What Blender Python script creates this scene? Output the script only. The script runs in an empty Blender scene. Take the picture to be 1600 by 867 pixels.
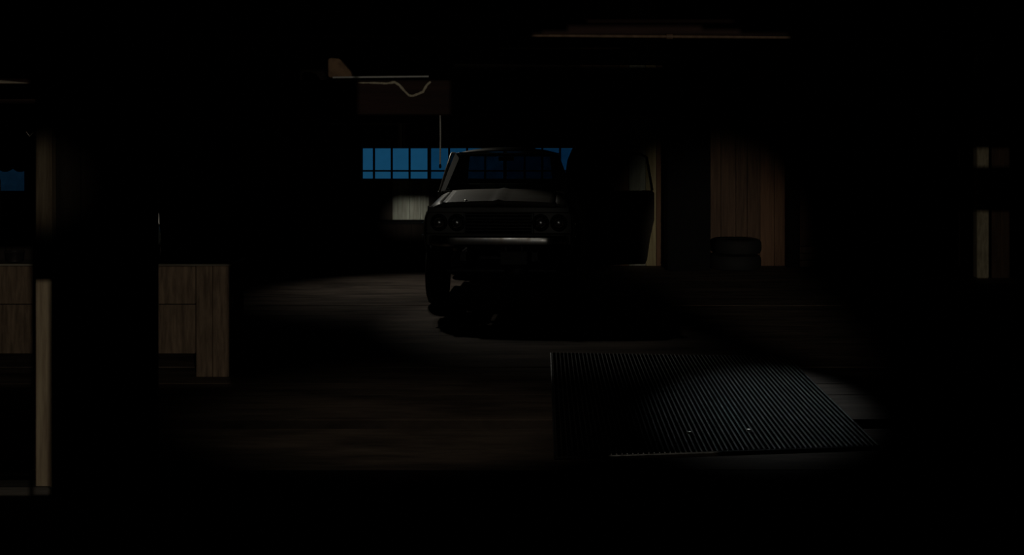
import bpy, bmesh, math, random
from mathutils import Vector, Matrix
random.seed(7)
S = bpy.context.scene
C = S.collection
PI = math.pi

# ------------------------------------------------------------------ camera
F, HZ, CAMZ = 2000.0, 222.0, 2.0           # focal length and horizon row in a 1600x867 frame
cam = bpy.data.cameras.new('camera')
cam.sensor_fit = 'HORIZONTAL'; cam.sensor_width = 36.0
cam.lens = 36.0 * F / 1600.0
cam.shift_y = -(433.5 - HZ) / 1600.0
cam.clip_start = 0.05; cam.clip_end = 300
co = bpy.data.objects.new('camera', cam); C.objects.link(co)
co.location = (0, 0, CAMZ); co.rotation_euler = (PI / 2, 0, 0)
S.camera = co

# ------------------------------------------------------------------ night sky
W = bpy.data.worlds.new('night_sky'); S.world = W; W.use_nodes = True
bg = W.node_tree.nodes['Background']
bg.inputs[0].default_value = (0.055, 0.41, 0.88, 1); bg.inputs[1].default_value = 0.13

# ------------------------------------------------------------------ lamps
def lamp(name, kind, loc, power, color, radius=0.03, target=None, cone=30, blend=0.5):
    d = bpy.data.lights.new(name, kind); d.energy = power; d.color = color
    d.shadow_soft_size = radius
    o = bpy.data.objects.new(name, d); C.objects.link(o); o.location = loc
    if kind == 'SPOT':
        d.spot_size = math.radians(cone); d.spot_blend = blend
        o.rotation_euler = (Vector(target) - Vector(loc)).to_track_quat('-Z', 'Y').to_euler()
    return o
WARM = (1.0, 0.89, 0.71); PALE = (1.0, 0.96, 0.84); COOL = (0.95, 1.0, 0.98)
YARD = Vector((1.35, -4.0, 2.15))          # yard lamp outside, its light enters through gaps in the front wall
lamp('yard_lamp', 'POINT', YARD, 540, WARM, 0.006)
SIDE = Vector((-1.65, -4.0, 2.0))          # added narrow spot, unseen, for one patch of the back wall
lamp('fill_spot_patch', 'SPOT', SIDE, 30000, PALE, 0.043, (-1.67, 20.6, 0.87), 4.5, 0.2)
lamp('bay_lamp_over_truck', 'SPOT', (-1.9, 19.2, 4.14), 92, PALE, 0.05, (-0.62, 15.75, 1.33), 28, 0.8)
lamp('fill_spot_aisle', 'SPOT', (-1.7, 19.5, 4.24), 98, PALE, 0.05, (-1.1, 17.4, 0), 60, 1.0)  # unseen spot added for the lit floor beside the truck
lamp('fill_spot_mat', 'SPOT', (3.5, 17.5, 4.12), 470, COOL, 0.06, (1.92, 9.95, 0), 12.2, 1.0)  # unseen spot put in to give the mat ribs their sheen
lamp('fill_spot_floor', 'SPOT', (-0.6, 6.2, 4.12), 34, WARM, 0.1, (-0.75, 9.2, 0), 40, 1.0)  # soft unseen spot, added to light the middle floor dimly
lamp('fill_spot_back_wall', 'SPOT', (2.7, -0.5, 1.4), 1650, WARM, 0.05, (3.15, 20.6, 0.5), 9.6, 1.0)  # added behind the camera to brighten the right-hand boards
lamp('fill_spot_jamb', 'SPOT', (0.8, -0.5, 2.2), 100, WARM, 0.05, (-2.67, 7.3, 1.76), 4.2, 1.0)  # narrow unseen spot, added to brighten the upper jamb
lamp('glint_spot_truck', 'SPOT', (-0.9, -0.4, 2.9), 28, PALE, 0.05, (-0.2, 14.9, 1.0), 8.0, 0.6)  # weak unseen spot added for glints in the headlights
lamp('glint_spot_low', 'SPOT', (0.9, -0.4, 0.9), 25, PALE, 0.05, (-0.2, 14.9, 1.05), 7.0, 0.6)  # second added glint spot, unseen and lower down

V = S.view_settings
V.view_transform = 'Standard'; V.look = 'None'; V.exposure = 0.0; V.gamma = 1.0; V.use_curve_mapping = False

# ------------------------------------------------------------------ materials
MATS = {}
def nodes_of(name):
    m = bpy.data.materials.new(name); m.use_nodes = True
    nt = m.node_tree; b = nt.nodes['Principled BSDF']
    return m, nt, b
def surf(name, c1, c2=None, rough=0.8, metal=0.0, scale=6.0, stretch=(1, 1, 1), bump=0.3, rough_var=0.0, coat=0.0, detail=6, lo=0.35, hi=0.68, spec=0.5, coords='Object'):
    """Two colours mixed by stretched noise, with the same noise as fine relief."""
    if name in MATS: return MATS[name]
    m, nt, b = nodes_of(name)
    c2 = c2 or tuple(x * 0.7 for x in c1)
    L = nt.links.new
    tc = nt.nodes.new('ShaderNodeTexCoord'); mp = nt.nodes.new('ShaderNodeMapping')
    mp.inputs['Scale'].default_value = stretch
    oi = nt.nodes.new('ShaderNodeObjectInfo'); ad = nt.nodes.new('ShaderNodeVectorMath'); ad.operation = 'MULTIPLY_ADD'
    cx = nt.nodes.new('ShaderNodeCombineXYZ')
    for i in range(3): L(oi.outputs['Random'], cx.inputs[i])
    ad.inputs[1].default_value = (17, 31, 23)
    L(cx.outputs[0], ad.inputs[0]); L(tc.outputs[coords], ad.inputs[2])
    L(ad.outputs[0], mp.inputs[0])
    n = nt.nodes.new('ShaderNodeTexNoise'); n.inputs['Scale'].default_value = scale; n.inputs['Detail'].default_value = detail
    n.inputs['Roughness'].default_value = 0.62
    L(mp.outputs[0], n.inputs['Vector'])
    r = nt.nodes.new('ShaderNodeValToRGB')
    r.color_ramp.elements[0].position = lo; r.color_ramp.elements[1].position = hi
    r.color_ramp.elements[0].color = (*c1, 1); r.color_ramp.elements[1].color = (*c2, 1)
    L(n.outputs['Fac'], r.inputs[0]); L(r.outputs[0], b.inputs['Base Color'])
    b.inputs['Roughness'].default_value = rough; b.inputs['Metallic'].default_value = metal
    b.inputs['Specular IOR Level'].default_value = spec
    if coat: b.inputs['Coat Weight'].default_value = coat; b.inputs['Coat Roughness'].default_value = 0.12
    if rough_var:
        ma = nt.nodes.new('ShaderNodeMapRange'); ma.inputs[3].default_value = rough - rough_var; ma.inputs[4].default_value = rough + rough_var
        L(n.outputs['Fac'], ma.inputs[0]); L(ma.outputs[0], b.inputs['Roughness'])
    if bump:
        bp = nt.nodes.new('ShaderNodeBump'); bp.inputs['Strength'].default_value = bump; bp.inputs['Distance'].default_value = 0.01
        L(n.outputs['Fac'], bp.inputs['Height']); L(bp.outputs[0], b.inputs['Normal'])
    MATS[name] = m
    return m
def glass(name, tint, dirt_dim, dirt_col=(0.05, 0.05, 0.045), rough=0.03, ior=1.45):
    """Thin pane: fresnel gloss over tinted see-through glass under a dirty, dimming film."""
    if name in MATS: return MATS[name]
    m, nt, b = nodes_of(name); L = nt.links.new
    nt.nodes.remove(b)
    out = nt.nodes['Material Output']
    tr = nt.nodes.new('ShaderNodeBsdfTransparent'); tr.inputs[0].default_value = (*tint, 1)
    df = nt.nodes.new('ShaderNodeBsdfDiffuse'); df.inputs[0].default_value = (*dirt_col, 1)
    gl = nt.nodes.new('ShaderNodeBsdfGlossy'); gl.inputs['Roughness'].default_value = rough; gl.inputs[0].default_value = (0.8, 0.8, 0.8, 1)
    tc = nt.nodes.new('ShaderNodeTexCoord'); n = nt.nodes.new('ShaderNodeTexNoise'); n.inputs['Scale'].default_value = 7; n.inputs['Detail'].default_value = 8
    L(tc.outputs['Object'], n.inputs['Vector'])
    mr = nt.nodes.new('ShaderNodeMapRange'); mr.inputs[1].default_value = 0.3; mr.inputs[2].default_value = 0.75
    mr.inputs[3].default_value = dirt_dim * 0.6; mr.inputs[4].default_value = min(1, dirt_dim * 1.5)
    L(n.outputs['Fac'], mr.inputs[0])
    m1 = nt.nodes.new('ShaderNodeMixShader'); L(mr.outputs[0], m1.inputs[0]); L(tr.outputs[0], m1.inputs[1]); L(df.outputs[0], m1.inputs[2])
    lw = nt.nodes.new('ShaderNodeLayerWeight'); lw.inputs[0].default_value = 0.5
    pw = nt.nodes.new('ShaderNodeMath'); pw.operation = 'POWER'; pw.inputs[1].default_value = 5; L(lw.outputs['Facing'], pw.inputs[0])
    f0 = ((ior - 1) / (ior + 1)) ** 2
    fr = nt.nodes.new('ShaderNodeMath'); fr.operation = 'MULTIPLY_ADD'; fr.inputs[1].default_value = 0.9 - f0; fr.inputs[2].default_value = f0; L(pw.outputs[0], fr.inputs[0])
    m2 = nt.nodes.new('ShaderNodeMixShader'); L(fr.outputs[0], m2.inputs[0]); L(m1.outputs[0], m2.inputs[1]); L(gl.outputs[0], m2.inputs[2])
    L(m2.outputs[0], out.inputs[0]); MATS[name] = m
    return m
VG = (7, 7, 0.5)                                     # grain runs up the board
HG = (0.5, 7, 7)                                     # grain runs along the beam
M = {}
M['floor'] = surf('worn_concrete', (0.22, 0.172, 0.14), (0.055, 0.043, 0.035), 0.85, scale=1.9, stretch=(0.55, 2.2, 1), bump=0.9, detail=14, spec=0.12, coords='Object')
M['floor_shaded'] = surf('shaded_concrete', (0.016, 0.012, 0.012), (0.008, 0.006, 0.006), 0.9, scale=3, bump=0.5, spec=0.2)  # near slabs: the floor's shadow edge put into a darker colour
M['trench'] = surf('wet_trench', (0.02, 0.02, 0.022), (0.012, 0.012, 0.013), 0.6, scale=8, spec=0.3)
M['plank_dark'] = surf('dark_boards', (0.035, 0.027, 0.022), (0.018, 0.014, 0.011), 0.9, scale=3, stretch=VG)
M['plank_brown'] = surf('brown_boards', (0.12, 0.072, 0.047), (0.06, 0.036, 0.025), 0.9, scale=3, stretch=VG)
M['plank_red'] = surf('red_brown_boards', (0.20, 0.11, 0.066), (0.12, 0.065, 0.04), 0.9, scale=3, stretch=VG)
M['plank_ochre'] = surf('ochre_boards', (0.42, 0.37, 0.21), (0.28, 0.23, 0.13), 0.9, scale=3, stretch=VG)
M['plank_pale'] = surf('limewashed_boards', (0.40, 0.42, 0.36), (0.22, 0.22, 0.18), 0.9, scale=3, stretch=VG)
M['plank_bleached'] = surf('bleached_post', (0.62, 0.56, 0.40), (0.36, 0.31, 0.21), 0.9, scale=4, stretch=(7, 7, 1.5))
M['tarred'] = surf('tarred_timber', (0.006, 0.006, 0.006), (0.004, 0.004, 0.004), 0.9, scale=4, stretch=VG, spec=0.1)
M['chest'] = surf('chest_boards', (0.012, 0.009, 0.007), (0.007, 0.005, 0.004), 0.9, scale=4, stretch=VG, spec=0.1)
M['beam'] = surf('old_beam', (0.040, 0.018, 0.014), (0.022, 0.010, 0.008), 0.9, scale=3, stretch=HG)
M['brace'] = surf('brace_wood', (0.30, 0.19, 0.11), (0.14, 0.085, 0.055), 0.9, scale=9, stretch=(1, 1, 1))
M['jamb'] = surf('jamb_wood', (0.38, 0.31, 0.21), (0.17, 0.12, 0.08), 0.85, scale=4, stretch=VG)
M['sill'] = surf('sill_wood', (0.10, 0.09, 0.08), (0.05, 0.045, 0.04), 0.85, scale=4, stretch=HG)
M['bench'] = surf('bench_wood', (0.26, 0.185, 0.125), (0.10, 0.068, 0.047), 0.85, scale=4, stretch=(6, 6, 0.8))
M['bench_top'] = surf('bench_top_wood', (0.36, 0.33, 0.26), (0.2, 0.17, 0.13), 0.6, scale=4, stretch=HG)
M['ceil'] = surf('ceiling_boards', (0.03, 0.024, 0.02), (0.016, 0.012, 0.01), 0.9, scale=3, stretch=(6, 0.5, 6))
M['iron'] = surf('dark_iron', (0.05, 0.05, 0.055), (0.03, 0.025, 0.022), 0.5, 0.6, scale=12, rough_var=0.12)
M['steel'] = surf('dull_steel', (0.45, 0.44, 0.40), (0.30, 0.28, 0.25), 0.38, 0.9, scale=12, rough_var=0.1)
M['conduit'] = surf('rusty_conduit', (0.20, 0.13, 0.085), (0.10, 0.06, 0.04), 0.7, 0.2, scale=14)
M['mat_rib'] = surf('rib_steel', (0.52, 0.53, 0.53), (0.16, 0.16, 0.165), 0.37, 0.9, scale=30, stretch=(1, 1.6, 1), bump=0.08, rough_var=0.08)
M['mat_base'] = surf('mat_sheet', (0.008, 0.008, 0.009), (0.005, 0.005, 0.006), 1.0, 0.0, spec=0.0, scale=12)
M['rope'] = surf('hemp_rope', (0.80, 0.74, 0.58), (0.52, 0.46, 0.34), 0.9, scale=60, bump=0.8)
M['cord'] = surf('cotton_cord', (0.85, 0.85, 0.80), (0.65, 0.65, 0.60), 0.9, scale=60, bump=0.5)
M['paint'] = surf('faded_truck_paint', (0.20, 0.195, 0.17), (0.12, 0.095, 0.075), 0.42, 0.0, scale=2.2, rough_var=0.08, bump=0.04, coat=0.15)
M['paint_in'] = surf('cab_lining', (0.05, 0.05, 0.046), (0.035, 0.034, 0.03), 0.7, scale=5)
M['chrome'] = surf('tired_chrome', (0.50, 0.50, 0.50), (0.30, 0.26, 0.22), 0.22, 1.0, scale=9, rough_var=0.08, bump=0.05)
M['rubber'] = surf('tyre_rubber', (0.009, 0.009, 0.009), (0.006, 0.006, 0.006), 0.8, scale=20, spec=0.3)
M['seal'] = surf('rubber_seal', (0.012, 0.012, 0.012), None, 0.7, scale=20, spec=0.3)
M['grille'] = surf('grille_metal', (0.05, 0.05, 0.05), (0.03, 0.027, 0.025), 0.4, 0.7, scale=10)
M['black'] = surf('grille_black', (0.008, 0.008, 0.008), None, 0.9, scale=5, spec=0.1)  # near-black, for the grille backing and the radiator
M['seat'] = surf('seat_vinyl', (0.035, 0.028, 0.024), (0.025, 0.02, 0.018), 0.6, scale=14)
M['plate'] = surf('licence_plate_paint', (0.03, 0.03, 0.028), (0.022, 0.022, 0.02), 0.5, 0.2, scale=9)
M['enamel'] = surf('white_enamel', (0.72, 0.74, 0.74), (0.6, 0.62, 0.62), 0.2, scale=7, bump=0.02)
M['badge'] = surf('bright_badge', (0.8, 0.8, 0.76), (0.7, 0.7, 0.66), 0.27, 1.0, scale=7, bump=0.0)
M['canvas'] = surf('dark_canvas', (0.02, 0.02, 0.022), (0.014, 0.014, 0.015), 0.95, scale=40, spec=0.1)
M['lens'] = glass('headlight_glass', (0.7, 0.7, 0.7), 0.05, rough=0.22, ior=7.0)
M['windscreen'] = glass('windscreen_glass', (0.62, 0.68, 0.68), 0.2, (0.04, 0.04, 0.036), rough=0.05)
M['door_glass'] = glass('door_glass', (0.85, 0.88, 0.88), 0.1, (0.04, 0.04, 0.036), rough=0.05)
M['demijohn'] = glass('bottle_glass', (0.35, 0.42, 0.4), 0.32, (0.30, 0.34, 0.32), rough=0.04, ior=1.6)
M['amber'] = surf('amber_lens', (0.30, 0.13, 0.03), None, 0.15, scale=30, bump=0.2)

# ------------------------------------------------------------------ builders
def link(name, me, mat=None, parent=None, smooth=False):
    o = bpy.data.objects.new(name, me); C.objects.link(o)
    if mat is not None and not me.materials: me.materials.append(mat)
    if parent is not None: o.parent = parent
    if smooth:
        for p in me.polygons: p.use_smooth = True
    return o
def done(name, bm, mat, parent=None, smooth=False, sharp=35):
    bmesh.ops.recalc_face_normals(bm, faces=bm.faces)
    me = bpy.data.meshes.new(name); bm.to_mesh(me); bm.free()
    o = link(name, me, mat, parent, smooth)
    if smooth:
        me.set_sharp_from_angle(angle=math.radians(sharp))
    return o
def tag(o, label=None, cat=None, group=None, kind=None):
    if label: o['label'] = label
    if cat: o['category'] = cat
    if group: o['group'] = group
    if kind: o['kind'] = kind
    return o
def empty(name, loc=(0, 0, 0), rz=0.0, parent=None):
    o = bpy.data.objects.new(name, None); C.objects.link(o); o.empty_display_size = 0.1
    o.location = loc; o.rotation_euler = (0, 0, rz)
    if parent is not None: o.parent = parent
    return o
def add_box(bm, x0, x1, y0, y1, z0, z1, bev=0.0, mtx=None):
    r = bmesh.ops.create_cube(bm, size=1.0)
    vs = r['verts']
    for v in vs:
        v.co = Vector(((x0 + x1) / 2 + v.co.x * (x1 - x0), (y0 + y1) / 2 + v.co.y * (y1 - y0), (z0 + z1) / 2 + v.co.z * (z1 - z0)))
    if bev:
        es = list({e for v in vs for e in v.link_edges})
        g = bmesh.ops.bevel(bm, geom=es, offset=bev, segments=1, affect='EDGES', profile=0.5)
        vs = list({v for f in g['faces'] for v in f.verts} | {v for v in vs if v.is_valid})
    if mtx is not None:
        for v in vs: v.co = mtx @ v.co
    return vs
def box(name, x0, x1, y0, y1, z0, z1, mat, parent=None, bev=0.006):
    bm = bmesh.new(); add_box(bm, x0, x1, y0, y1, z0, z1, bev)
    return done(name, bm, mat, parent)
def add_tube(bm, pts, r, seg=10, cap=True):
    pts = [Vector(p) for p in pts]; rings = []
    rr = r if isinstance(r, (list, tuple)) else [r] * len(pts)
    up = Vector((0, 0, 1))
    for i, p in enumerate(pts):
        t = (pts[min(i + 1, len(pts) - 1)] - pts[max(i - 1, 0)]).normalized()
        a = up if abs(t.dot(up)) < 0.95 else Vector((1, 0, 0))
        u = t.cross(a).normalized(); w = u.cross(t).normalized()
        rings.append([bm.verts.new(p + (u * math.cos(2 * PI * k / seg) + w * math.sin(2 * PI * k / seg)) * rr[i]) for k in range(seg)])
    for a, b in zip(rings, rings[1:]):
        for k in range(seg): bm.faces.new((a[k], a[(k + 1) % seg], b[(k + 1) % seg], b[k]))
    if cap:
        bm.faces.new(rings[0][::-1]); bm.faces.new(rings[-1])
def tube(name, pts, r, mat, parent=None, seg=10):
    bm = bmesh.new(); add_tube(bm, pts, r, seg)
    return done(name, bm, mat, parent, True, 50)
def lathe(name, prof, mat, parent=None, axis='Z', seg=28, at=(0, 0, 0), sharp=40):
    bm = bmesh.new(); rings = []
    for r, h in prof:
        ring = []
        if r < 1e-6:
            p = (0, 0, h) if axis == 'Z' else ((0, h, 0) if axis == 'Y' else (h, 0, 0))
            ring = [bm.verts.new(Vector(p) + Vector(at))]
        else:
            for k in range(seg):
                c, s = r * math.cos(2 * PI * k / seg), r * math.sin(2 * PI * k / seg)
                p = (c, s, h) if axis == 'Z' else ((c, h, s) if axis == 'Y' else (h, c, s))
                ring.append(bm.verts.new(Vector(p) + Vector(at)))
        rings.append(ring)
    for a, b in zip(rings, rings[1:]):
        for k in range(seg):
            k2 = (k + 1) % seg
            if len(a) == 1 and len(b) == 1: continue
            if len(a) == 1: bm.faces.new((a[0], b[k], b[k2]))
            elif len(b) == 1: bm.faces.new((a[k], a[k2], b[0]))
            else: bm.faces.new((a[k], a[k2], b[k2], b[k]))
    return done(name, bm, mat, parent, True, sharp)
def loft(name, rings, mat, parent=None, closed=False, thick=0.0, sharp=35, caps=False):
    bm = bmesh.new()
    vs = [[bm.verts.new(p) for p in r] for r in rings]
    for a, b in zip(vs, vs[1:]):
        n = len(a)
        for k in range(n if closed else n - 1):
            bm.faces.new((a[k], a[(k + 1) % n], b[(k + 1) % n], b[k]))
    if caps: bm.faces.new(vs[0][::-1]); bm.faces.new(vs[-1])
    o = done(name, bm, mat, parent, True, sharp)
    if thick:
        md = o.modifiers.new('thickness', 'SOLIDIFY'); md.thickness = thick; md.offset = 0
    return o
def prism(name, outline, depth, mat, parent=None, plane='XZ', at=0.0, bev=0.0):
    """Closed outline extruded; plane XZ goes along +Y from `at`, plane YZ along +X."""
    bm = bmesh.new()
    f = (lambda a, b, d: (a, at + d, b)) if plane == 'XZ' else (lambda a, b, d: (at + d, a, b))
    A = [bm.verts.new(f(a, b, 0)) for a, b in outline]; B = [bm.verts.new(f(a, b, depth)) for a, b in outline]
    bm.faces.new(A); bm.faces.new(B[::-1]); n = len(A)
    for k in range(n): bm.faces.new((A[k], A[(k + 1) % n], B[(k + 1) % n], B[k]))
    if bev: bmesh.ops.bevel(bm, geom=list(bm.edges), offset=bev, segments=1, affect='EDGES', profile=0.5)
    return done(name, bm, mat, parent)
def PX(x, Y): return (x - 800.0) / F * Y              # photograph column -> metres at depth Y
def PZ(y, Y): return CAMZ - (y - HZ) / F * Y

# ------------------------------------------------------------------ the shell
XL, XR, YF, YB, ZC = -10.5, 10.5, -1.0, 20.7, 4.3
fl = tag(empty('floor'), kind='structure')
bed = box('bed', XL - 0.3, XR + 0.3, YF - 0.3, YB + 0.5, -0.22, -0.13, M['trench'], fl, 0)
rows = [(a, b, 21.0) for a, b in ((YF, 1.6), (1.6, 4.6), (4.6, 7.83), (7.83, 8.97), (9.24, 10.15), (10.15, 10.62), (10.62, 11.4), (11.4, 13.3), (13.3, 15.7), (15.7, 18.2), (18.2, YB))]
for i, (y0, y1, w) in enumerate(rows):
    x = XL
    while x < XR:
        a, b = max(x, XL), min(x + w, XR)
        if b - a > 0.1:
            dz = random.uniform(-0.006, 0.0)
            box('slab', a + 0.006, b - 0.006, y0 + 0.006, y1 - 0.006, -0.13, dz, M['floor'] if i >= 3 else M['floor_shaded'], fl, 0.008)
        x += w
tag(box('trench_channel', XL, XR, 8.98, 9.23, -0.13, -0.07, M['trench'], fl, 0.004), 'dark drain channel sunk between the concrete slabs')

cl = tag(empty('ceiling', (0, 0, 0)), kind='structure')
x = XL
deck = box('deck', XL - 0.3, XR + 0.3, YF - 0.3, YB + 0.5, ZC + 0.03, ZC + 0.12, M['ceil'], cl, 0)
while x < XR:
    box('ceiling_board', x + 0.004, min(x + 0.3, XR) - 0.004, YF, YB, ZC, ZC + 0.03, M['ceil'], cl, 0.004); x += 0.3

def side_wall(name, x, sgn):
    w = tag(empty(name), kind='structure')
    box('backing', min(x, x + sgn * 0.2), max(x, x + sgn * 0.2), YF - 0.3, YB + 0.4, -0.1, ZC + 0.1, M['plank_dark'], w, 0)
    y = YF
    while y < YB - 0.05:
        box('plank', min(x, x - sgn * 0.025), max(x, x - sgn * 0.025), y + 0.004, min(y + 0.3, YB) - 0.004, 0, ZC, M['plank_dark'], w, 0.004); y += 0.3
side_wall('wall_left', XL, -1); side_wall('wall_right', XR, 1)

# back wall: backing with openings, planks nailed on the inside
WINS = [(553, 670.5), (670.5, 789), (789, 906)]
WZ0, WZ1 = PZ(282, YB), PZ(229, YB)
opens = [(PX(a, YB), PX(b, YB), WZ0, WZ1) for a, b in WINS] + [(PX(-85, YB), PX(40, YB), PZ(331, YB), PZ(259, YB))]
def grid_wall(name, y0, y1, holes, mat, parent=None):
    xs = sorted({XL - 0.2, XR + 0.2} | {h[0] for h in holes} | {h[1] for h in holes})
    zs = sorted({-0.1, ZC + 0.1} | {h[2] for h in holes} | {h[3] for h in holes})
    bm = bmesh.new()
    for a, b in zip(xs, xs[1:]):
        run = None
        for c, d in list(zip(zs, zs[1:])) + [(None, None)]:
            hit = c is None or any(h[0] - 1e-6 < (a + b) / 2 < h[1] and h[2] < (c + d) / 2 < h[3] for h in holes)
            if not hit: run = (run[0], d) if run else (c, d)
            elif run: add_box(bm, a, b, y0, y1, run[0], run[1]); run = None
    return done(name, bm, mat, parent)
wb = tag(empty('wall_back', (0, 0, 0)), kind='structure')
grid_wall('backing', YB + 0.03, YB + 0.2, opens, M['plank_dark'], wb)
edges = [XL]
marks = [PX(p, YB) for p in (553, 613, 640, 670.5, 789, 906, 940, 968, 983, 1009, 1025.5, 1043, 1110, 1150, 1188, 1210, 1233, 1250, 1270)]
TONES = [(613, 672, 'plank_pale'), (906, 968, 'plank_brown'), (968, 983, 'plank_red'), (983, 1009, 'plank_pale'), (1009, 1025.5, 'plank_ochre'), (1025.5, 1043, 'plank_red'),
         (1110, 1188, 'plank_brown'), (1188, 1233, 'plank_red'), (1250, 1270, 'plank_brown')]
def tone(x):
    p = 800 + x * F / YB
    return next((t for a, b, t in TONES if a <= p < b), 'plank_dark')
while edges[-1] < XR - 0.05:
    nx = edges[-1] + random.uniform(0.17, 0.24)
    nm = [q for q in marks if edges[-1] + 0.02 < q <= nx + 0.13]
    edges.append(min(min(nm) if nm else nx, XR))
for a, b in zip(edges, edges[1:]):
    if b - a < 0.03: continue
    mat = M[tone((a + b) / 2)]
    segs = [(0.0, ZC)]
    for h in opens:
        if a < h[1] - 0.01 and b > h[0] + 0.01:
            segs = [(0.0, h[2]), (h[3], ZC)]
    t = random.uniform(0.022, 0.03)
    for c, d in segs:
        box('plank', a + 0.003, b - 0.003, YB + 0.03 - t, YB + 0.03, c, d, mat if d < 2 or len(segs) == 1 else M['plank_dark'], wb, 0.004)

# front wall behind the camera: unseen, its gaps cut to shape lamp light into patches
def gap(x0, x1, y0, y1, Y, YARD=YARD):
    pts = []
    for x, y in ((x0, y0), (x1, y1)):
        p = Vector((PX(x, Y), Y, PZ(y, Y))); k = (YF - YARD.y) / (Y - YARD.y)
        pts.append(YARD + (p - YARD) * k)
    return (min(pts[0].x, pts[1].x), max(pts[0].x, pts[1].x), min(pts[0].z, pts[1].z), max(pts[0].z, pts[1].z))
JY = 7.26
gaps = [gap(38, 53, 203, 216, JY), gap(53, 82, 438, 772, JY), gap(-30, 50, 748, 776, JY), gap(-30, 49, 126, 137, JY),
        gap(238, 360, 413, 600, 10.9), gap(-40, 52, 388, 600, 10.9), gap(236, 258, 296, 380, 11.0), gap(955, 1125, 705.5, 712, 8.1), gap(621, 668, 334, 347, 20.6, SIDE),
        gap(1520, 1580, 232, 260, 18.8), gap(1520, 1580, 330, 440, 18.8),
        gap(511, 556, 88, 123, 11.95), gap(560, 705, 114, 180, 11.95), gap(683, 692, 182, 262, 11.95),
        gap(835, 1235, 52, 62, 8.9), gap(850, 890, 48, 52, 8.9), gap(890, 1100, 40, 52, 8.9), gap(1100, 1160, 46, 52, 8.9), gap(920, 1150, 29, 33, 8.9)]
wf = grid_wall('wall_front', YF - 0.012, YF, gaps, M['plank_dark']); tag(wf, kind='structure')

# ------------------------------------------------------------------ windows
def window(n, x0, x1, z0, z1, cols, row_z, pane_mat, y=YB + 0.04):
    w = tag(empty('window_%d' % n, ((x0 + x1) / 2, y, z0)), kind='structure')
    ox, oz = (x0 + x1) / 2, z0
    X0, X1, Z1 = x0 - ox, x1 - ox, z1 - z0
    fw = 0.03
    for nm, a in (('frame_rail', (X0, X1, 0, fw)), ('frame_rail', (X0, X1, Z1 - fw, Z1)), ('frame_stile', (X0, X0 + fw, fw, Z1 - fw)), ('frame_stile', (X1 - fw, X1, fw, Z1 - fw))):
        box(nm, a[0], a[1], -0.02, 0.05, a[2], a[3], M['plank_dark'], w, 0.003)
    cw = (X1 - X0 - 2 * fw) / cols
    rz = [fw, row_z, Z1 - fw] if row_z else [fw, Z1 - fw]
    for k in range(1, cols):
        cx = X0 + fw + k * cw; box('muntin', cx - 0.017, cx + 0.017, -0.01, 0.03, fw, Z1 - fw, M['plank_dark'], w, 0.002)
    if row_z: box('muntin', X0 + fw, X1 - fw, -0.012, 0.028, row_z - 0.013, row_z + 0.013, M['plank_dark'], w, 0.002)
    for k in range(cols):
        for a, b in zip(rz, rz[1:]):
            cx = X0 + fw + k * cw
            box('pane', cx + 0.004, cx + cw - 0.004, 0.008, 0.012, a + 0.003, b - 0.003, pane_mat, w, 0)
    return w
rowz = PZ(267, YB) - WZ0
for i, (h, tint, dirt_dim) in enumerate(zip(opens[:3], ((0.95, 1, 1), (0.72, 0.82, 0.86), (0.42, 0.55, 0.62)), (0.05, 0.1, 0.16))):  # rightward fall in sky brightness put into pane tint and film
    window(i + 1, *h, 4, rowz, glass('window_glass_%d' % i, tint, dirt_dim, (0.03, 0.03, 0.03)))
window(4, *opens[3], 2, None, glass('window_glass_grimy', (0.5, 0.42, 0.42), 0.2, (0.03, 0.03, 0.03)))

# ------------------------------------------------------------------ left partition with a doorway
wd = tag(empty('wall_partition', (0, 0, 0)), kind='structure')
x = PX(81, JY) + 0.005; xe = PX(238.5, JY)
n = 4
for k in range(n):
    a = x + (xe - x) * k / n; b = x + (xe - x) * (k + 1) / n
    box('plank', a + 0.002, b - 0.002, JY + 0.05, JY + 0.13, 0, ZC, M['plank_dark'], wd, 0.003)
HDR = PZ(131, JY)
x = XL; 
while x < PX(50, JY) - 0.4:
    if x + 0.3 < PX(-330, JY): box('plank', x + 0.003, x + 0.297, JY + 0.05, JY + 0.13, 0, ZC, M['plank_dark'], wd, 0.003)
    x += 0.3
x0 = PX(-330, JY)
while x0 < PX(81, JY) - 0.02:
    x1 = min(x0 + 0.3, PX(81, JY)); box('plank', x0 + 0.003, x1 - 0.003, JY + 0.05, JY + 0.13, HDR + 0.12, ZC, M['plank_dark'], wd, 0.003); x0 = x1
dr = tag(empty('door_1', (PX(67, JY), JY, 0)), kind='structure')
def rel(o, e):
    o.location = Vector(o.location) - e.location; return o
rel(box('door_jamb', PX(55, JY), PX(80.5, JY), JY, JY + 0.12, 0, ZC, M['jamb'], dr, 0.006), dr)
rel(box('door_jamb', PX(-350, JY), PX(-325, JY), JY, JY + 0.12, 0, ZC, M['jamb'], dr, 0.006), dr)
rel(box('door_header', PX(-325, JY), PX(54.5, JY), JY - 0.015, JY + 0.13, HDR, HDR + 0.12, M['beam'], dr, 0.006), dr)
rel(prism('header_light_wedge', [(PX(-325, JY), HDR + 0.002), (PX(49, JY), HDR + 0.002), (PX(20, JY), HDR + 0.014), (PX(-40, JY), HDR + 0.034), (PX(-325, JY), HDR + 0.04)], 0.012, M['bench_top'], dr, 'XZ', JY - 0.03), dr)  # pale wedge added in the shape of the header's lit underside
rel(box('door_sill', PX(-325, JY), PX(81, JY), JY - 0.04, JY + 0.14, 0, 0.05, M['sill'], dr, 0.012), dr)
hk = bmesh.new(); add_tube(hk, [(PX(41, JY), JY - 0.0, PZ(206, JY)), (PX(46.5, JY), JY, PZ(213, JY)), (PX(51, JY), JY, PZ(207.5, JY)), (PX(56, JY), JY + 0.01, PZ(207.5, JY))], 0.0035, 8)
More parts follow.
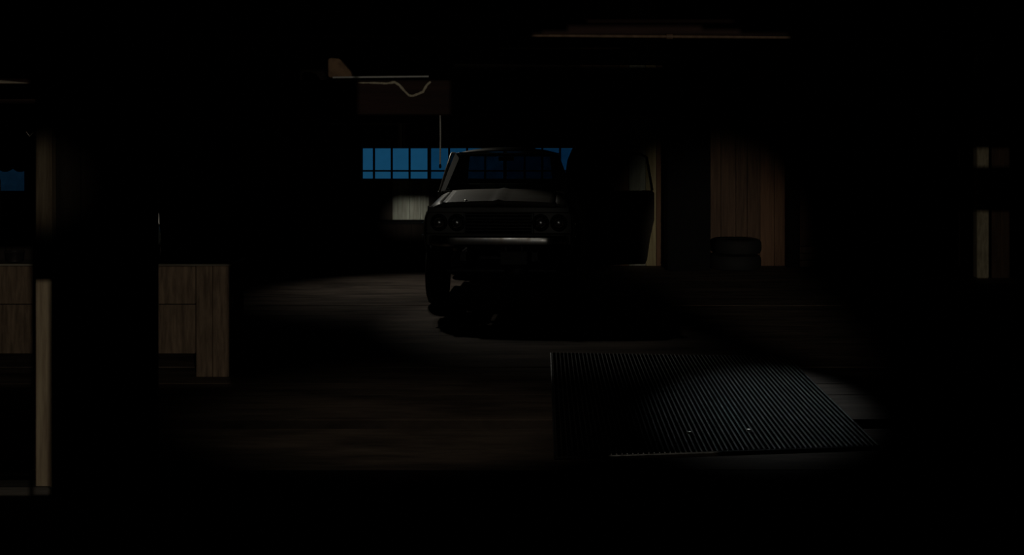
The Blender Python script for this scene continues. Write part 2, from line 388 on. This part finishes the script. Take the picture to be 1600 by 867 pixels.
rel(done('hook', hk, M['steel'], dr, True), dr)

# ------------------------------------------------------------------ beams and rigging overhead
def beam(x0, x1, y0, y1, z0, z1, label, mat='beam'):
    e = box('ceiling_beam', 0, x1 - x0, 0, y1 - y0, 0, z1 - z0, M[mat], None, 0.012); e.location = (x0, y0, z0)
    return tag(e, label, 'beam', None, 'structure')
BY = 12.0
beam(XL, XR, BY, BY + 0.2, PZ(180, BY), PZ(125, BY), 'dark reddish timber lintel crossing the bay with a rope on its face')
beam(XL, XR, 9.0, 9.22, PZ(55, 9.0), PZ(30, 9.0), 'dark reddish ceiling beam with a conduit along its lower edge')
br = prism('knee_brace', [(PX(512, BY) , PZ(118, BY)), (PX(514, BY), PZ(121, BY)), (PX(551, BY), PZ(122, BY)), (PX(548, BY), PZ(112, BY)), (PX(530, BY), PZ(91.5, BY)), (PX(516, BY), PZ(90, BY)), (PX(512, BY), PZ(92, BY))], 0.16, M['brace'], None, 'XZ', BY + 0.01, 0.008)
tag(br, 'rough brown timber block with a slanted edge on top of the lintel', 'timber block')
pp = tube('thin_pipe', [(PX(520, BY), BY + 0.0, PZ(123.0, BY) + 0.012), (PX(670, BY), BY + 0.0, PZ(119.3, BY))], 0.0095, M['enamel'], None, 10)
tag(pp, 'thin pale painted pipe lying along the lintel top', 'pipe')
rp = [(560, 129.5), (575, 129.5), (590, 129.8), (604, 130.5), (617, 128.5), (624, 133), (632, 142), (639, 149), (645, 150), (653, 147), (661, 143.5), (667, 133), (673, 127.5)]
rope_pts = []
for a, b in zip(rp, rp[1:]):
    for t in (0, 0.34, 0.67): rope_pts.append((a[0] + (b[0] - a[0]) * t, a[1] + (b[1] - a[1]) * t))
rope_pts.append(rp[-1])
rr = [0.004 + 0.008 * min(1, k / 9) + random.uniform(-0.002, 0.003) for k in range(len(rope_pts))]
ro = tube('rope', [(PX(a, BY), BY - 0.016, PZ(b, BY)) for a, b in rope_pts], rr, M['rope'], None, 9)
tag(ro, 'frayed pale rope sagging in a loop across the timber lintel', 'rope')
pc = empty('pull_cord', (PX(687.5, BY), BY + 0.03, PZ(180, BY)))
tube('cord', [(0, 0, 0), (0.002, 0, -0.2), (-0.001, 0, -0.46)], 0.0075, M['cord'], pc, 8)
lathe('pull_knob', [(0, -0.5), (0.01, -0.495), (0.013, -0.475), (0.006, -0.455), (0, -0.452)], M['iron'], pc)
tag(pc, 'white pull cord hanging from the lintel in front of the window', 'cord')
cd = empty('conduit_pipe', (0, 0, 0))
cz = lambda x: PZ(55.5 + (x - 830) * 0.0075, 8.97)
tube('pipe', [(PX(-60, 8.97), 8.97, cz(-60)), (PX(1660, 8.97), 8.97, cz(1660))], 0.011, M['conduit'], cd, 12)
bmc = bmesh.new(); add_tube(bmc, [(PX(1041, 8.97), 8.97, cz(1041)), (PX(1051, 8.97), 8.97, cz(1051))], 0.019, 12); done('coupling', bmc, M['conduit'], cd, True)
tag(cd, 'thin rusty conduit with a coupling running under the ceiling beam', 'pipe')

# ------------------------------------------------------------------ workbench
GY = 10.9
wbx = empty('workbench', (PX(160, GY), GY, 0))
bx0, bx1, bz = PX(-120, GY) - wbx.location.x, PX(358, GY) - wbx.location.x, PZ(413, GY)
box('bench_top', bx0, bx1 + 0.012, -0.02, 0.62, bz - 0.012, bz + 0.006, M['bench_top'], wbx, 0.004)
zb = PZ(553, GY); nb = 4; hts = [bz - 0.014, bz - 0.34, zb]
for a, b in zip(hts, hts[1:]):
    box('apron_board', bx0 + 0.05, PX(305, GY) - wbx.location.x, random.uniform(0, 0.006), 0.03, b + 0.003, a - 0.003, M['bench'], wbx, 0.004)
lx0, lx1 = PX(306, GY) - wbx.location.x, bx1
for k in range(2):
    a = lx0 + (lx1 - lx0) * k / 2; b = lx0 + (lx1 - lx0) * (k + 1) / 2
    box('end_board', a + 0.002, b - 0.002, 0.0, 0.05, 0.0, bz - 0.014, M['bench'], wbx, 0.004)
box('leg', lx1 - 0.08, lx1, 0.52, 0.6, 0, bz - 0.014, M['bench'], wbx, 0.004)
box('leg', bx0, bx0 + 0.08, 0.52, 0.6, 0, bz - 0.014, M['bench'], wbx, 0.004)
box('leg', bx0, bx0 + 0.08, 0.0, 0.08, 0, bz - 0.014, M['bench'], wbx, 0.004)
tag(wbx, 'long brown wooden workbench with boarded front behind the doorway partition', 'workbench')
TOP = bz + 0.006
cb = empty('tool_cabinet', (PX(0, GY) - 0.1, GY + 0.3, TOP))
box('carcass', -0.3, 0.36, 0, 0.26, 0, 0.6, M['plank_dark'], cb, 0.006)
for k in range(2): 
    d = box('door', -0.29 + 0.325 * k, 0.03 + 0.325 * k, -0.02, -0.001, 0.01, 0.59, M['plank_dark'], cb, 0.004)
    lathe('knob', [(0, -0.045), (0.012, -0.042), (0.014, -0.034), (0.006, -0.022), (0.006, -0.018)], M['iron'], d, 'Y', 14, (0.005 if k == 0 else 0.06, 0, 0.3))
tag(cb, 'dark two-door tool cabinet standing on the workbench', 'cabinet')
pn = empty('enamel_pan', (PX(14, GY) , GY + 0.12, TOP))
lathe('bowl', [(0, 0), (0.06, 0.0), (0.075, 0.012), (0.083, 0.09), (0.086, 0.093), (0.079, 0.092), (0.07, 0.016), (0, 0.006)], M['iron'], pn)
lathe('rim', [(0.083, 0.09), (0.088, 0.094), (0.083, 0.098), (0.079, 0.094), (0.083, 0.09)], M['steel'], pn)
tag(pn, 'dark round pan with a bright rim on the workbench', 'pan')
jg = empty('enamel_jug', (PX(-12.5, GY + 0.42), GY + 0.42, TOP + 0.6))
lathe('body', [(0, 0), (0.07, 0), (0.075, 0.02), (0.07, 0.1), (0.05, 0.15), (0.052, 0.19), (0.048, 0.19), (0.046, 0.15), (0.064, 0.1), (0.066, 0.02), (0, 0.01)], M['enamel'], jg)
tube('handle', [(-0.05, 0, 0.165), (-0.09, 0, 0.155), (-0.1, 0, 0.11), (-0.07, 0, 0.06)], 0.006, M['enamel'], jg, 8)
tag(jg, 'white enamel jug on top of the dark tool cabinet', 'jug')
dj = empty('demijohn', (PX(250, GY + 0.2) - 0.122, GY + 0.22, TOP))
lathe('bottle', [(0, 0.0), (0.10, 0.0), (0.12, 0.03), (0.122, 0.22), (0.11, 0.31), (0.07, 0.38), (0.032, 0.43), (0.03, 0.52), (0.036, 0.525), (0.036, 0.545), (0.028, 0.545)], M['demijohn'], dj)
tube('handle', [(PX(x_, 10.98) - dj.location.x, 10.98 - dj.location.y, PZ(y_, 10.98) - TOP) for x_, y_ in ((245, 326), (248, 336), (247.5, 350), (244, 361), (239, 372), (237, 380))], [0.004, 0.006, 0.012, 0.016, 0.014, 0.008], M['enamel'], dj, 10)  # white handle added in place of the bottle's bright diagonal glare
lathe('stopper', [(0, 0.52), (0.026, 0.52), (0.028, 0.565), (0, 0.57)], M['rope'], dj)
tag(dj, 'tall glass demijohn on the workbench half hidden by the partition', 'bottle')
vl = empty('valance', (PX(-20, YB), YB - 0.04, PZ(259, YB)))
bm = bmesh.new(); N = 60; x0v, x1v = PX(-90, YB) - vl.location.x, PX(44, YB) - vl.location.x
A, B = [], []
for k in range(N + 1):
    xx = x0v + (x1v - x0v) * k / N; pxv = 800 + (xx + vl.location.x) * F / YB
    low = 263 + 5.5 * abs(math.sin((pxv + 2) / 13.5 * PI / 2 * 1.15)) ** 0.7
    yy = 0.012 * math.sin(k * 0.9)
    A.append(bm.verts.new((xx, yy, 0.1))); B.append(bm.verts.new((xx, yy, PZ(low, YB) - vl.location.z)))
for k in range(N): bm.faces.new((A[k], A[k + 1], B[k + 1], B[k]))
o = done('cloth', bm, M['canvas'], vl, True); md = o.modifiers.new('t', 'SOLIDIFY'); md.thickness = 0.006
tube('rod', [(x0v - 0.03, 0, 0.1), (x1v + 0.03, 0, 0.1)], 0.008, M['iron'], vl)
tag(vl, 'dark scalloped cloth strip over the small grimy blue window', 'valance')

# ------------------------------------------------------------------ ribbed steel mat
c = [(868, 717), (1375, 699.5), (1232, 560), (861.5, 553)]          # near left, near right, far right, far left
def ground(x, y): Y = CAMZ * F / (y - HZ); return Vector((PX(x, Y), Y, 0))
G = [ground(*q) for q in c]
mo = (G[0] + G[1] + G[2] + G[3]) / 4
mt = empty('ribbed_mat', mo)
TH = 0.018
bm = bmesh.new()
lo = [bm.verts.new(g - mo + Vector((0, 0, 0.001))) for g in G]; hi = [bm.verts.new(g - mo + Vector((0, 0, TH - 0.006))) for g in G]
bm.faces.new(lo[::-1]); bm.faces.new(hi)
for k in range(4): bm.faces.new((lo[k], lo[(k + 1) % 4], hi[(k + 1) % 4], hi[k]))
done('sheet', bm, M['mat_base'], mt)
NR = 62
for k in range(NR):
    t = (k + 0.25) / (NR - 0.5)
    a = G[0].lerp(G[1], t) - mo; b = G[3].lerp(G[2], t) - mo
    bm = bmesh.new(); w = 0.0052
    prof = [(-w, TH - 0.006), (-w * 0.72, TH), (0, TH + 0.003), (w * 0.72, TH), (w, TH - 0.006)]
    ra = [bm.verts.new(a + Vector((u, 0, z))) for u, z in prof]; rb = [bm.verts.new(b + Vector((u, 0, z))) for u, z in prof]
    for i in range(4): bm.faces.new((ra[i], ra[i + 1], rb[i + 1], rb[i]))
    bm.faces.new(ra); bm.faces.new(rb[::-1])
    done('rib', bm, M['mat_rib'], mt, True, 60)
bm = bmesh.new()
add_tube(bm, [G[0] - mo + Vector((0, -0.004, 0.008)), G[1] - mo + Vector((0, -0.004, 0.008))], 0.0075, 8); done('edge_strip', bm, M['mat_rib'], mt, True)
bm = bmesh.new()
add_tube(bm, [G[0] - mo + Vector((-0.004, 0, 0.008)), G[3] - mo + Vector((-0.004, 0, 0.008))], 0.0075, 8); done('edge_strip', bm, M['mat_rib'], mt, True)
for bx_, by_ in ((1077, 681), (1170, 677)):
    g = ground(bx_, by_) - mo
    lathe('bolt', [(0, TH + 0.014), (0.013, TH + 0.012), (0.018, TH + 0.004), (0.018, TH - 0.006)], M['steel'], mt, 'Z', 12, g)
tag(mt, 'ribbed dark steel mat lying on the concrete floor', 'mat')

# ------------------------------------------------------------------ pickup truck
TX, TY, YAW = -0.157, 14.9, -math.radians(2.4)
tk = empty('pickup_truck', (TX, TY, 0), YAW)
tag(tk, 'old dull grey pickup truck with four headlights and an open door', 'truck')
P, IN, CH = M['paint'], M['paint_in'], M['chrome']
AXF, AXR, RW = 0.86, 4.15, 0.42
def fender_rings(s):
    rings = []
    ny = 22
    for i in range(ny + 1):
        y = 0.03 + (1.43 - 0.03) * i / ny
        f = min(1, i / 3.0); dz = 0.075 * i / ny; dx = -0.02 * (1 - f)
        dd = abs(y - AXF); arch = RW + math.sqrt(max(0, 0.5 ** 2 - dd ** 2)) - 0.02 if dd < 0.5 else 0.0
        zb_ = max(0.70, arch)
        prof = [(0.862, zb_), (0.888, max(0.86, zb_ + 0.01)), (0.893, 1.0), (0.882, 1.10), (0.862, 1.165), (0.825, 1.215), (0.775, 1.255), (0.715, 1.282), (0.665, 1.288)]
        rings.append([(s * (px + dx), y, pz + (dz if j > 2 else 0) - (0.02 * (1 - f) if j > 3 else 0)) for j, (px, pz) in enumerate(prof)])
    return rings
for s in (-1, 1): loft('fender', fender_rings(s), P, tk, thick=0.012)
# hood
rings = []
for i in range(17):
    t = i / 16; y = -0.015 + 1.43 * t
    zc = 1.292 + 0.088 * t; lip = 0
    ring = []
    for j in range(21):
        u = -1 + 2 * j / 20
        z = zc + 0.022 * (1 - u * u) + (0.018 if abs(u) < 0.06 else 0.0) * (1 - 0.3 * t)
        ring.append((u * 0.655, y + 0.03 * u * u * (1 - t), z))
    rings.append(ring)
front = [(x_, y_ - 0.012, z_ - 0.03) for x_, y_, z_ in rings[0]]
front2 = [(x_, y_ + 0.01, z_ - 0.055) for x_, y_, z_ in rings[0]]
hood = loft('hood', [front2, front] + rings, P, tk, thick=0.008)
lathe('hood_badge', [(0.026, -0.012), (0.026, 0.0), (0.022, 0.007), (0.014, 0.012), (0.006, 0.0145), (0, 0.015)], M['badge'], hood, 'Z', 20, (-0.385, 0.05, 1.312))
box('cowl', -0.78, 0.78, 1.40, 1.50, 1.30, 1.385, P, tk, 0.015)
# nose panel, grille and lamps
box('grille_backing', -0.84, 0.84, 0.10, 0.13, 0.82, 1.25, M['black'], tk, 0)
box('grille_header', -0.83, 0.83, 0.02, 0.08, 1.175, 1.245, P, tk, 0.012)
box('lower_valance', -0.85, 0.85, 0.02, 0.08, 0.80, 0.935, P, tk, 0.015)
for k in range(6): box('grille_bar', -0.385, 0.385, 0.045, 0.075, 0.962 + 0.037 * k, 0.975 + 0.037 * k, M['grille'], tk, 0.003)
for s in (-1, 1): box('grille_post', s * 0.395 - 0.012, s * 0.395 + 0.012, 0.03, 0.09, 0.935, 1.175, M['grille'], tk, 0.004)
for hx in (-0.70, -0.49, 0.49, 0.70):
    hl = lathe('headlight', [(0.098, 0.10), (0.101, 0.035), (0.094, 0.012), (0.081, 0.008), (0.077, 0.022)], M['grille'], tk, 'Y', 30, (hx, 0, 1.06))
    lathe('reflector', [(0.077, 0.022), (0.066, 0.06), (0.045, 0.085), (0.02, 0.097), (0, 0.1)], CH, hl, 'Y', 26, (hx, 0, 1.06))
    lathe('lens', [(0.077, 0.021), (0.06, 0.006), (0.04, -0.006), (0.02, -0.012), (0, -0.014)], M['lens'], hl, 'Y', 26, (hx, 0, 1.06))
for s in (-1, 1):
    box('headlight_panel', *sorted((s * 0.41, s * 0.85)), 0.085, 0.10, 0.935, 1.175, P, tk, 0.004)
    tl = lathe('turn_signal', [(0, -0.012), (0.02, -0.008), (0.03, 0.004), (0.032, 0.03)], M['amber'], tk, 'Y', 16, (s * 0.60, 0.014, 0.885))
    box('side_marker', *sorted((s * 0.885, s * 0.902)), 0.06, 0.10, 1.03, 1.06, CH, tk, 0.003)
    box('side_marker', *sorted((s * 0.885, s * 0.902)), 0.06, 0.10, 0.885, 0.915, CH, tk, 0.003)
# bumper
rings = []
for i in range(25):
    u = -1 + 2 * i / 24; xx = u * 0.83; yy = -0.13 + 0.16 * max(0, abs(u) - 0.72) ** 1.5 / 0.28 ** 1.5 + 0.02 * u * u
    prof = [(0.05, 0.80), (0.01, 0.795), (-0.012, 0.82), (-0.016, 0.86), (-0.012, 0.895), (0.01, 0.915), (0.05, 0.912)]
    rings.append([(xx, yy + a, z) for a, z in prof])
bp_ = loft('bumper', rings, CH, tk, thick=0.005)
for s in (-1, 1): box('bumper_bracket', s * 0.42 - 0.03, s * 0.42 + 0.03, -0.09, 0.12, 0.80, 0.87, M['iron'], tk, 0.004)
lp = box('licence_plate', 0.03, 0.335, -0.115, -0.108, 0.585, 0.738, M['plate'], tk, 0.002)
bm = bmesh.new(); add_tube(bm, [(0.03, -0.118, 0.738), (0.335, -0.118, 0.738)], 0.008, 8); done('plate_frame', bm, M['badge'], lp, True)
for hx in (0.09, 0.275): box('plate_hanger', hx - 0.012, hx + 0.012, -0.106, -0.098, 0.73, 0.81, M['iron'], lp, 0.002)
# chassis
for s in (-1, 1): box('chassis_rail', s * 0.42 - 0.04, s * 0.42 + 0.04, 0.08, 5.0, 0.60, 0.72, M['iron'], tk, 0.006)
for ay in (AXF, AXR):
    tube('axle', [(-0.72, ay, RW), (0.72, ay, RW)], 0.045, M['iron'], tk, 12)
    lathe('differential', [(0, -0.16), (0.08, -0.14), (0.14, -0.06), (0.14, 0.06), (0.08, 0.14), (0, 0.16)], M['iron'], tk, 'X', 18, (0.18, ay, RW))
box('radiator', -0.38, 0.38, 0.16, 0.24, 0.66, 1.2, M['black'], tk, 0.004)
box('engine_block', -0.28, 0.28, 0.35, 1.15, 0.58, 1.1, M['iron'], tk, 0.03)
for ay in (AXF, AXR):
    for s in (-1, 1):
        wh = empty('wheel', (s * 0.79, ay, RW), 0, tk)
        o = s
        lathe('tyre', [(0.24, -0.11), (0.34, -0.125), (0.395, -0.105), (0.415, -0.07), (RW, 0.0), (0.415, 0.07), (0.395, 0.105), (0.34, 0.125), (0.24, 0.11), (0.24, -0.11)], M['rubber'], wh, 'X', 36)
        lathe('rim', [(0.24, 0.1 * o), (0.225, 0.09 * o), (0.2, 0.05 * o), (0.12, 0.06 * o), (0.09, 0.1 * o), (0, 0.105 * o)], M['grille'], wh, 'X', 28)
        lathe('hub_cap', [(0.085, 0.09 * o), (0.075, 0.125 * o), (0.04, 0.14 * o), (0, 0.143 * o)], CH, wh, 'X', 22)
# cab
CB0, CB1 = 1.47, 3.08
def side_x(z): return 0.865 - 0.02 * (z < 0.8) if z < 1.37 else 0.80 - (z - 1.38) * 0.24
box('firewall', -0.82, 0.82, 1.44, 1.48, 0.66, 1.36, IN, tk, 0.004)
box('cab_floor', -0.84, 0.84, 1.48, CB1, 0.64, 0.69, IN, tk, 0.004)
for s in (-1, 1): box('rocker', *sorted((s * 0.80, s * 0.865)), 1.44, CB1, 0.40, 0.70, P, tk, 0.012)
dash = box('dashboard', -0.79, 0.79, 1.49, 1.72, 1.14, 1.35, IN, tk, 0.03)
# roof: crowned shell
rings = []
for i in range(13):
    t = i / 12; y = 1.93 + (3.02 - 1.93) * t
    e = 1 - (abs(t - 0.5) * 2) ** 4
    ring = []
    for j in range(19):
        u = -1 + 2 * j / 18
        z = 1.842 + 0.08 * (1 - abs(u) ** 2.6) * (0.45 + 0.55 * e) 
        ring.append((u * 0.675, y + (0.035 * (1 - u * u) * -1 if t < 0.2 else 0), z))
    rings.append(ring)
loft('roof', rings, P, tk, thick=0.014, sharp=50)
for s in (-1, 1): tube('drip_rail', [(s * 0.62, 1.905, 1.855), (s * 0.66, 1.93, 1.845), (s * 0.682, 2.3, 1.845), (s * 0.68, 3.0, 1.842)], 0.011, P, tk, 8)
box('windscreen_header', -0.62, 0.62, 1.915, 1.955, 1.828, 1.868, P, tk, 0.01)
for s in (-1, 1):
    loft('front_pillar', [[(s * x_, y_, z_) for x_, y_, z_ in r] for r in (
        [(0.815, 1.44, 1.37), (0.755, 1.43, 1.385), (0.745, 1.49, 1.385), (0.805, 1.52, 1.37)],
        [(0.75, 1.68, 1.61), (0.675, 1.665, 1.61), (0.67, 1.72, 1.61), (0.74, 1.75, 1.61)],
        [(0.675, 1.92, 1.845), (0.595, 1.905, 1.845), (0.595, 1.95, 1.845), (0.67, 1.98, 1.845)])], P, tk, closed=True, caps=True)
    box('cab_corner', *sorted((s * 0.80, s * 0.862)), 2.66, CB1, 0.70, 1.38, P, tk, 0.02)
    loft('rear_pillar', [[(s * x_, y_, z_) for x_, y_, z_ in r] for r in (
        [(0.855, 2.68, 1.37), (0.60, 3.03, 1.37), (0.60, 3.07, 1.37), (0.855, 3.07, 1.37)],
        [(0.68, 2.78, 1.845), (0.56, 2.99, 1.845), (0.56, 3.03, 1.845), (0.68, 3.02, 1.845)])], P, tk, closed=True, caps=True)
    # wrap-round corner of the windscreen seal
wg = loft('windscreen', [[(-0.752, 1.462, 1.385), (-0.4, 1.44, 1.385), (0, 1.43, 1.385), (0.4, 1.44, 1.385), (0.752, 1.462, 1.385)],
     [(-0.675, 1.70, 1.61), (-0.37, 1.675, 1.61), (0, 1.668, 1.61), (0.37, 1.675, 1.61), (0.675, 1.70, 1.61)],
     [(-0.605, 1.935, 1.845), (-0.34, 1.912, 1.845), (0, 1.905, 1.845), (0.34, 1.912, 1.845), (0.605, 1.935, 1.845)]], M['windscreen'], tk, thick=0.005)
for p_ in wg.data.polygons: p_.use_smooth = False
for s in (-1, 1):
    tube('wiper', [(s * 0.12 + 0.1, 1.405, 1.392), (s * 0.12 + 0.38, 1.415, 1.41)], 0.006, M['seal'], tk, 6)
# rear wall with window
box('cab_back', -0.82, 0.82, 3.03, 3.07, 0.69, 1.42, P, tk, 0.006)
box('rear_header', -0.60, 0.60, 2.99, 3.03, 1.80, 1.85, P, tk, 0.006)
rw = box('rear_window', -0.585, 0.585, 3.015, 3.022, 1.42, 1.80, M['windscreen'], tk, 0)
st = box('seat', -0.70, 0.70, 2.35, 2.85, 0.85, 1.02, M['seat'], tk, 0.05)
sb = box('backrest', -0.70, 0.70, 2.80, 2.97, 1.0, 1.40, M['seat'], tk, 0.05)
box('seat_base', -0.66, 0.66, 2.42, 2.85, 0.69, 0.85, IN, tk, 0.01)
sw = empty('steering_wheel', (0.38, 1.93, 1.30), 0, tk); sw.rotation_euler = (math.radians(-58), 0, 0)
bm = bmesh.new(); pts = [(0.2 * math.cos(2 * PI * k / 28), 0.2 * math.sin(2 * PI * k / 28), 0) for k in range(29)]
add_tube(bm, pts, 0.012, 8, False); done('wheel_rim', bm, M['seal'], sw, True)
for a_ in (0.3, PI - 0.3, 1.5 * PI): tube('spoke', [(0, 0, 0), (0.2 * math.cos(a_), 0.2 * math.sin(a_), 0)], 0.009, M['seal'], sw, 6)
tube('steering_column', [(0, 0, 0.02), (0, 0, -0.38)], 0.025, M['seal'], sw, 10)
box('inside_mirror', -0.1, 0.1, 1.90, 1.915, 1.755, 1.81, M['iron'], tk, 0.006)

def truck_door(s, open_deg):
    """Door modelled from its hinge: local +y is towards the rear edge, +x away from the cab."""
    d = empty('door', (s * 0.835, 1.50, 0.0), math.radians(-s * open_deg), tk)
    L_ = 1.14
    prism('door_panel', [(0.0, 0.42), (L_ - 0.13, 0.42), (L_ - 0.10, 0.47), (L_ - 0.07, 0.70), (L_, 1.0), (L_, 1.34), (L_ - 0.03, 1.372), (0.02, 1.372), (0.0, 1.34)], 0.065, P, d, 'YZ', -0.035 if s > 0 else -0.03, 0.008)
    b = bmesh.new()
    fr_pts = [(0, 0.03, 1.37), (-s * 0.055, 0.26, 1.62), (-s * 0.105, 0.46, 1.835), (-s * 0.11, 0.56, 1.85), (-s * 0.11, L_ - 0.14, 1.845), (-s * 0.10, L_ - 0.06, 1.80), (0, L_ - 0.02, 1.37)]
    add_tube(b, fr_pts, 0.018, 8); done('window_frame', b, P, d, True, 50)
    g = bmesh.new(); gv = [g.verts.new(Vector(q)) for q in fr_pts]; g.faces.new(gv)
    go = done('window_glass', g, M['door_glass'], d); mdd = go.modifiers.new('t', 'SOLIDIFY'); mdd.thickness = 0.004
    tube('vent_bar', [(-s * 0.0, 0.36, 1.37), (-s * 0.10, 0.42, 1.80)], 0.009, P, d, 6)
    h = tube('handle', [(s * 0.03, L_ - 0.22, 1.24), (s * 0.062, L_ - 0.2, 1.24), (s * 0.062, L_ - 0.08, 1.235), (s * 0.03, L_ - 0.06, 1.235)], 0.009, CH, d, 8)
    return d
d_open = truck_door(1, 73); d_open['label'] = 'open door swung wide'
truck_door(-1, 0)
# load bed
for s in (-1, 1):
    box('bed_side', *sorted((s * 0.78, s * 0.86)), 3.14, 5.08, 0.92, 1.30, P, tk, 0.015)
    loft('rear_arch', [[(s * 0.865, AXR + 0.5 * math.cos(PI * k / 12), RW + 0.5 * math.sin(PI * k / 12)), (s * 0.80, AXR + 0.5 * math.cos(PI * k / 12), RW + 0.5 * math.sin(PI * k / 12))] for k in range(13)], P, tk, thick=0.01)
    for a_, b_ in ((3.14, 3.66), (4.64, 5.08)): box('bed_skirt', *sorted((s * 0.80, s * 0.858)), a_, b_, 0.68, 0.92, P, tk, 0.01)
box('bed_floor', -0.80, 0.80, 3.14, 5.06, 0.86, 0.91, IN, tk, 0.004)
box('bed_front', -0.78, 0.78, 3.14, 3.19, 0.91, 1.30, P, tk, 0.006)
box('tailgate', -0.78, 0.78, 5.02, 5.08, 0.80, 1.30, P, tk, 0.01)

# ------------------------------------------------------------------ things along the back wall
cw_ = empty('hanging_cloth', (PX(914, 20.55), 20.55, PZ(205, 20.55)))
rings = []
for (py, xl, xr_, dp) in ((205, 909, 918, 0.02), (213, 902.5, 926, 0.05), (228, 896, 934, 0.07), (250, 886.5, 943, 0.08), (275, 883, 947, 0.08), (300, 884, 945, 0.085), (335, 882, 948, 0.09)):
    ring = []
    for k in range(28):
        a_ = 2 * PI * k / 28; hw = (xr_ - xl) / 2 / F * 20.55; cxx = PX((xl + xr_) / 2, 20.55) - cw_.location.x
        fold = 1 + 0.12 * math.sin(a_ * 7 + py * 0.01) * (py > 220)
        ring.append((cxx + hw * math.cos(a_), dp * math.sin(a_) * fold - 0.0, PZ(py, 20.55) - cw_.location.z))
    rings.append(ring)
loft('cloth', rings, M['canvas'], cw_, closed=True, caps=True, sharp=60)
lathe('peg', [(0, -0.03), (0.012, -0.028), (0.012, 0.12)], M['iron'], cw_, 'Y', 12, (0, 0, 0.012))
tag(cw_, 'dark cloth hanging from a peg at the end of the blue windows', 'cloth')

ch = empty('storage_chest', (PX(605, 20.3), 20.02, 0))
cx0, cx1, ctop = PX(520, 20.02) - ch.location.x, PX(672, 20.02) - ch.location.x, PZ(347, 20.02)
box('carcass', cx0 + 0.02, cx1 - 0.02, 0.03, 0.6, 0.0, ctop - 0.03, M['tarred'], ch, 0.005)
box('lid', cx0, cx1, 0.0, 0.62, ctop - 0.03, ctop, M['tarred'], ch, 0.006)
k = 0; xx = cx0 + 0.03
while xx < cx1 - 0.1:
    x2 = min(xx + 0.24, cx1 - 0.03); box('front_board', xx + 0.003, x2 - 0.003, 0.01, 0.03, 0.03, ctop - 0.035, M['chest'], ch, 0.004); xx = x2
tag(ch, 'low dark wooden chest against the back wall under the blue windows', 'chest')

def post(xa, xb, Y, d, mat, label):
    o = box('support_post', -(PX(xb, Y) - PX(xa, Y)) / 2, (PX(xb, Y) - PX(xa, Y)) / 2, 0, d, 0, ZC - 0.001, M[mat], None, 0.012)
    o.location = ((PX(xa, Y) + PX(xb, Y)) / 2, Y, 0); return tag(o, label, 'post', None, 'structure')
post(540, 565, 20.45, 0.2, 'tarred', 'black support post at the left end of the blue windows')
post(1043, 1110, 19.9, 0.5, 'tarred', 'broad black support post between the ochre boards and the brown boards')
post(1233, 1250, 20.3, 0.2, 'tarred', 'narrow black support post in front of the brown back wall boards')
post(1527, 1545.5, 18.8, 0.18, 'plank_bleached', 'weathered pale timber post with a dark shadow band across it')
for k in range(2):
    Y = 18.9; a = PX(1547 + 15 * k, Y); b = PX(1561 + 15 * k, Y)
    o = box('leaning_plank', 0, b - a, 0, 0.03, 0, 2.35 - 0.06 * k, M['plank_brown'], None, 0.004); o.location = (a, Y + 0.0, 0.0); o.rotation_euler = (0, 0, 0)
    o.location.y = 18.83 + 0.03 * k
    tag(o, ['red brown plank standing tight beside the pale timber post', 'red brown plank standing beside another plank, away from the post'][k], 'plank', 'planks by the pale post')

def tyre(loc, label, R=0.40):
    t = lathe('tyre', [(0.24 * R / 0.42, -0.10), (0.34 * R / 0.42, -0.12), (0.395 * R / 0.42, -0.1), (R * 0.99, -0.06), (R, 0), (R * 0.99, 0.06), (0.395 * R / 0.42, 0.1), (0.34 * R / 0.42, 0.12), (0.24 * R / 0.42, 0.10), (0.22 * R / 0.42, 0.0), (0.24 * R / 0.42, -0.10)], M['rubber'], None, 'Z', 32)
    t.location = loc; return tag(t, label, 'tyre', 'tyres stacked against the back wall')
tx = PX(1150, 20.15)
tyre((tx - 0.01, 20.15, 0.121), 'black tyre at the bottom of the stack by the brown boards')
tyre((tx + 0.03, 20.17, 0.362), 'black tyre on top of the stack by the brown boards', 0.37)
ck = empty('wooden_crate', (PX(1263, 20.3), 20.4, 0))
for k in range(3): box('slat', -0.13, 0.17, 0, 0.015, 0.02 + 0.11 * k, 0.11 + 0.11 * k, M['plank_brown'], ck, 0.003)
for k in range(3): box('slat', -0.13, 0.17, 0.235, 0.25, 0.02 + 0.11 * k, 0.11 + 0.11 * k, M['plank_brown'], ck, 0.003)
for xx in (-0.13, 0.145):
    for yy in (0.016, 0.21): box('corner_post', xx, xx + 0.025, yy, yy + 0.024, 0, 0.345, M['plank_brown'], ck, 0.003)
box('bottom', -0.1, 0.14, 0.016, 0.234, 0.01, 0.025, M['plank_brown'], ck, 0.003)
tag(ck, 'small slatted wooden crate beside the narrow black post', 'crate')
